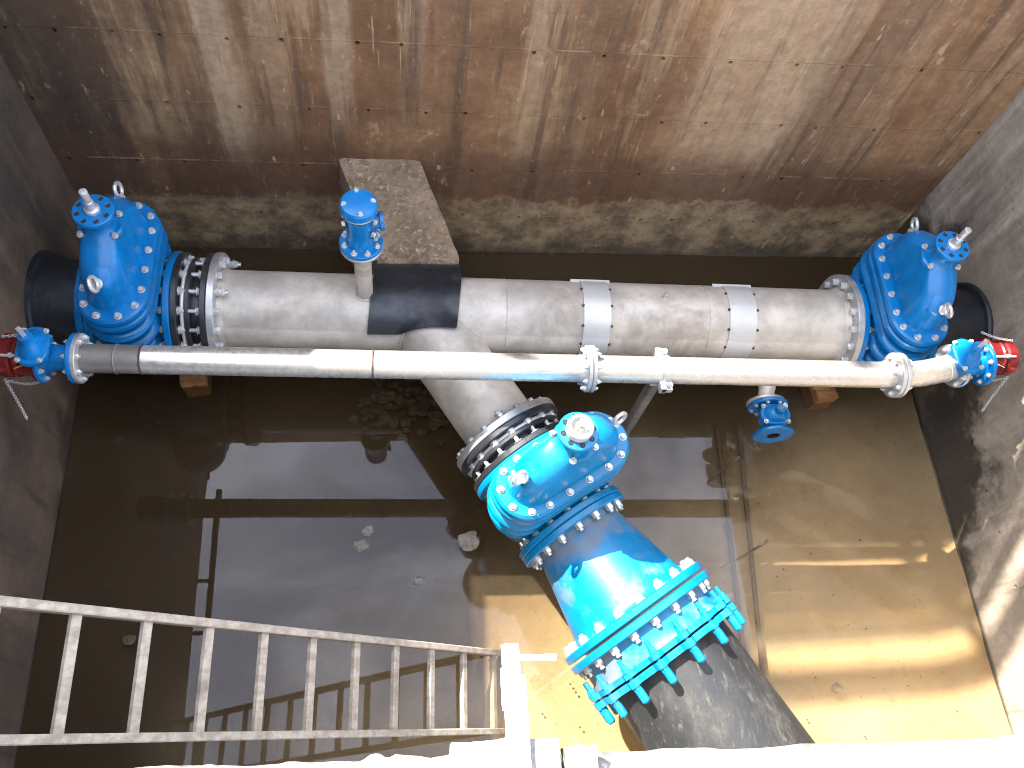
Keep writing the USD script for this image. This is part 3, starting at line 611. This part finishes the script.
obj('lid_bolts', ring_bolts(np.array([0, 0, z0 + .328]), (0, 0, 1), .062, 4, .020, .010, phase=.1), zinc, av, kind='stuff')
obj('outlet', lathe([(.02, .04), (.034, .05), (.034, .085), (.044, .088), (.044, .106), (.02, .108), (0, .1)], (0, 0, z0 + .18), (1, .15, 0), 28), blue, av)
obj('side_studs', [bolt((.068 * math.cos(a), .068 * math.sin(a), z0 + z), (math.cos(a), math.sin(a), 0), .022, .014) for a, z in ((-.6, .15), (-.35, .22), (-.35, .10), (2.8, .2), (3.4, .2))], zinc, av, kind='stuff')

# ------------------------------------------------------------------ timber blocks
def board(c, L, w, t, ang, label, name='timber_block'):
    m = trimesh.creation.box((w, L, t)); m = m.subdivide().subdivide(); m.vertices += (rng.normal(0, 1, m.vertices.shape) * .0018)
    m.apply_transform(trimesh.transformations.rotation_matrix(ang, (0, 0, 1))); m.apply_translation(c)
    obj(name, m, wood_m, label=label, cat='timber', smooth=False)
board((4.36, -.81, -.02), .55, .13, .17, .10, 'wet orange timber block lowest in the stack under the right valve')
board((4.345, -.78, .115), .50, .12, .075, -.03, 'orange timber block in the middle of the stack under the right valve')
board((4.38, -.75, .205), .48, .20, .075, -.12, 'wider pale timber block topmost of the stack under the right valve')
board((.60, -.77, -.07), .36, .14, .26, .1, 'brown timber block in the dark water under the left coupling')

# ------------------------------------------------------------------ ladder
ld = thing('ladder', (0, 0, 0), 0, 'pale weathered ladder slanting from the left wall into the water', 'ladder')
LF, LD, LW = np.array([1.8676, -2.4923, 0.3998]), np.array([-.6612, -.0198, .7499]), np.array([-0.0110, -0.3775, -0.0249])
LD /= np.linalg.norm(LD); l0, dl_ = -0.5731, 0.2509
up = np.cross(LD, LW); up *= np.sign(up[2]) / np.linalg.norm(up)
l1 = (LF[0] - .03) / .6612                                                        # where the head touches the left wall
for o in (0, 1): obj('stile', bar(LF + LW * o + LD * (l0 - .06), LF + LW * o + LD * l1, .030, .056, up, .004), ladder_m, ld, smooth=False)
k = 0
while l0 + k * dl_ < l1 - .08:
    q = LF + LD * (l0 + k * dl_); e = LW / np.linalg.norm(LW) * .0145; obj('rung', bar(q + e, q + LW - e, .034, .026, up, .004), ladder_m, ld, smooth=False); k += 1

# ------------------------------------------------------------------ steel tube and concrete scrap on the near rim
pb = thing('steel_bar', (1.928, -2.945, H + .035), 0, 'white sunlit steel tube sticking out over the near rim', 'steel bar')
obj('tube', tube([(0, -.03, 0), (0, -.2, 0), (.002, -.9, 0)], .0165, 20), white_m, pb)
obj('end_knob', tube([(-.004, .012, .004), (-.004, -.035, .004)], .013, 16), white_m, pb); obj('side_clip', bar((-.012, -.02, .004), (-.012, -.075, .004), .014, .026), white_m, pb)
obj('cross_pin', tube([(-.01, -.006, .004), (.062, -.008, .004)], .0045, 10), white_m, pb)
def slab(P, s, seed):
    m = trimesh.creation.box(s).subdivide().subdivide().subdivide(); v = m.vertices; m.vertices = v + (fbm(v * 30 + seed, 3, seed)[:, None] - .5) * .012 + np.array(P); return m
obj('bearing_plate', slab((1.912, -3.100, H + .016), (.150, .085, .026), 3), rim_m, label='flat pale concrete pad under the white steel tube', cat='concrete pad')
obj('concrete_chip', slab((2.015, -3.088, H + .014), (.045, .03, .03), 6), rim_m, label='broken grey concrete chip beside the white steel tube', cat='concrete chip')

# ------------------------------------------------------------------ things lying in the water
obj('sunken_plank', bar((3.70, -1.20, -.085), (3.62, -2.62, -.085), .022, .03), plank_m, label='left of two thin straight timbers lying under the water', cat='timber', smooth=False)
obj('sunken_plank', bar((3.84, -1.20, -.08), (3.70, -2.75, -.08), .022, .03), plank_m, label='right of two thin straight timbers lying under the water', cat='timber', smooth=False)
obj('stick', tube([(3.565, -1.575, -.06), (3.67, -1.50, -.03), (3.77, -1.43, .004)], [.006, .008, .007], 8), plank_m, label='short pale stick across the timbers, farther one', cat='stick')
obj('stick', tube([(3.56, -2.075, -.05), (3.70, -2.02, -.01), (3.84, -1.945, .012)], [.006, .008, .008], 8), plank_m, label='longer pale stick across the timbers, nearer one', cat='stick')
hp = []
for k in range(120):
    a = rng.normal(0, 1, 2); x, y = 1.80 + a[0] * .13, -1.02 + a[1] * .12; r = rng.uniform(.014, .036); hp.append(rock((x, y, -.10 + rng.uniform(0, .09) * math.exp(-a @ a / 2)), r, k, .8))
obj('rubble_heap', hp, stone_m, kind='stuff', label='heap of wet stones in the water beside the angled branch', cat='rubble')
for (x, y, z, s), lb in (((2.145, -1.89, -.004, .06), 'pale stone beside the sunlit coupling in the water'), ((1.565, -1.90, -.004, .042), 'grey stone under the sky reflection, larger of two close together'),
                         ((1.60, -1.82, -.004, .034), 'grey stone under the sky reflection, smaller of two close together'), ((1.866, -2.10, -.004, .036), 'lone pale stone in front of the upper ladder rail'),
                         ((4.10, -2.745, -.06, .03), 'pale pebble in the sunlit shallows at lower right'), ((.42, -2.33, -.06, .03), 'small pale pebble in dark water behind the ladder near the left wall')):
    obj('stone', rock((x, y, z), s, int(abs(x * 100)), .55), pale_stone, label=lb, cat='stone')
deb = []
for k in range(150):
    x, y = rng.uniform(.05, 4.95), rng.uniform(-3.0, -.2); deb.append(trimesh.creation.icosphere(0, rng.uniform(.002, .007)).apply_translation((x, y, FL + .02)))
obj('floor_debris', deb, stone_m, kind='stuff', label='scattered small grit on the pit floor', cat='debris', smooth=False)

# ------------------------------------------------------------------ above the pit: rail on the left wall and gantry behind, added unseen to cast shadows
rl = thing('guard_rail', (0, 0, 0), 0, 'steel tube rail along the left wall top, seen mirrored in water', 'rail')
obj('rail_tube', tube([(.105, -.45, H + .05), (.105, -2.0, H + .05), (.105, -3.6, H + .05)], .028, 14), dark_steel, rl)
for y in (-1.30, -1.75): obj('bracket', bar((-.1, y, H + .03), (.135, y, H + .03), .03, .04), dark_steel, rl)
gy = 2.2; zf = lambda yf: FL + (SUN[2] / SUN[1]) * (gy - yf)
ga = thing('shadow_frame', (0, 0, 0), 0, 'unseen steel frame added behind the pit to cast bar shadows', 'shadow_caster')  # unseen frame added for the shadow bands; beams sized and placed from them
for y, t, xg in ((-2.27, .14, -1.62), (-2.44, .075, -1.62), (-2.725, .18, -1.62)): obj('beam', bar((xg, gy, zf(y)), (3.2, gy, zf(y)), .10, t), dark_steel, ga, smooth=False)
for xa, xb in ((1.30, -.35), (-1.66, -1.66), (4.4, 3.1)): obj('leg', bar((xa, gy + .12, H - .16), (xb, gy + .12, zf(-2.85)), .07, .08, (0, 1, 0)), dark_steel, ga, smooth=False)
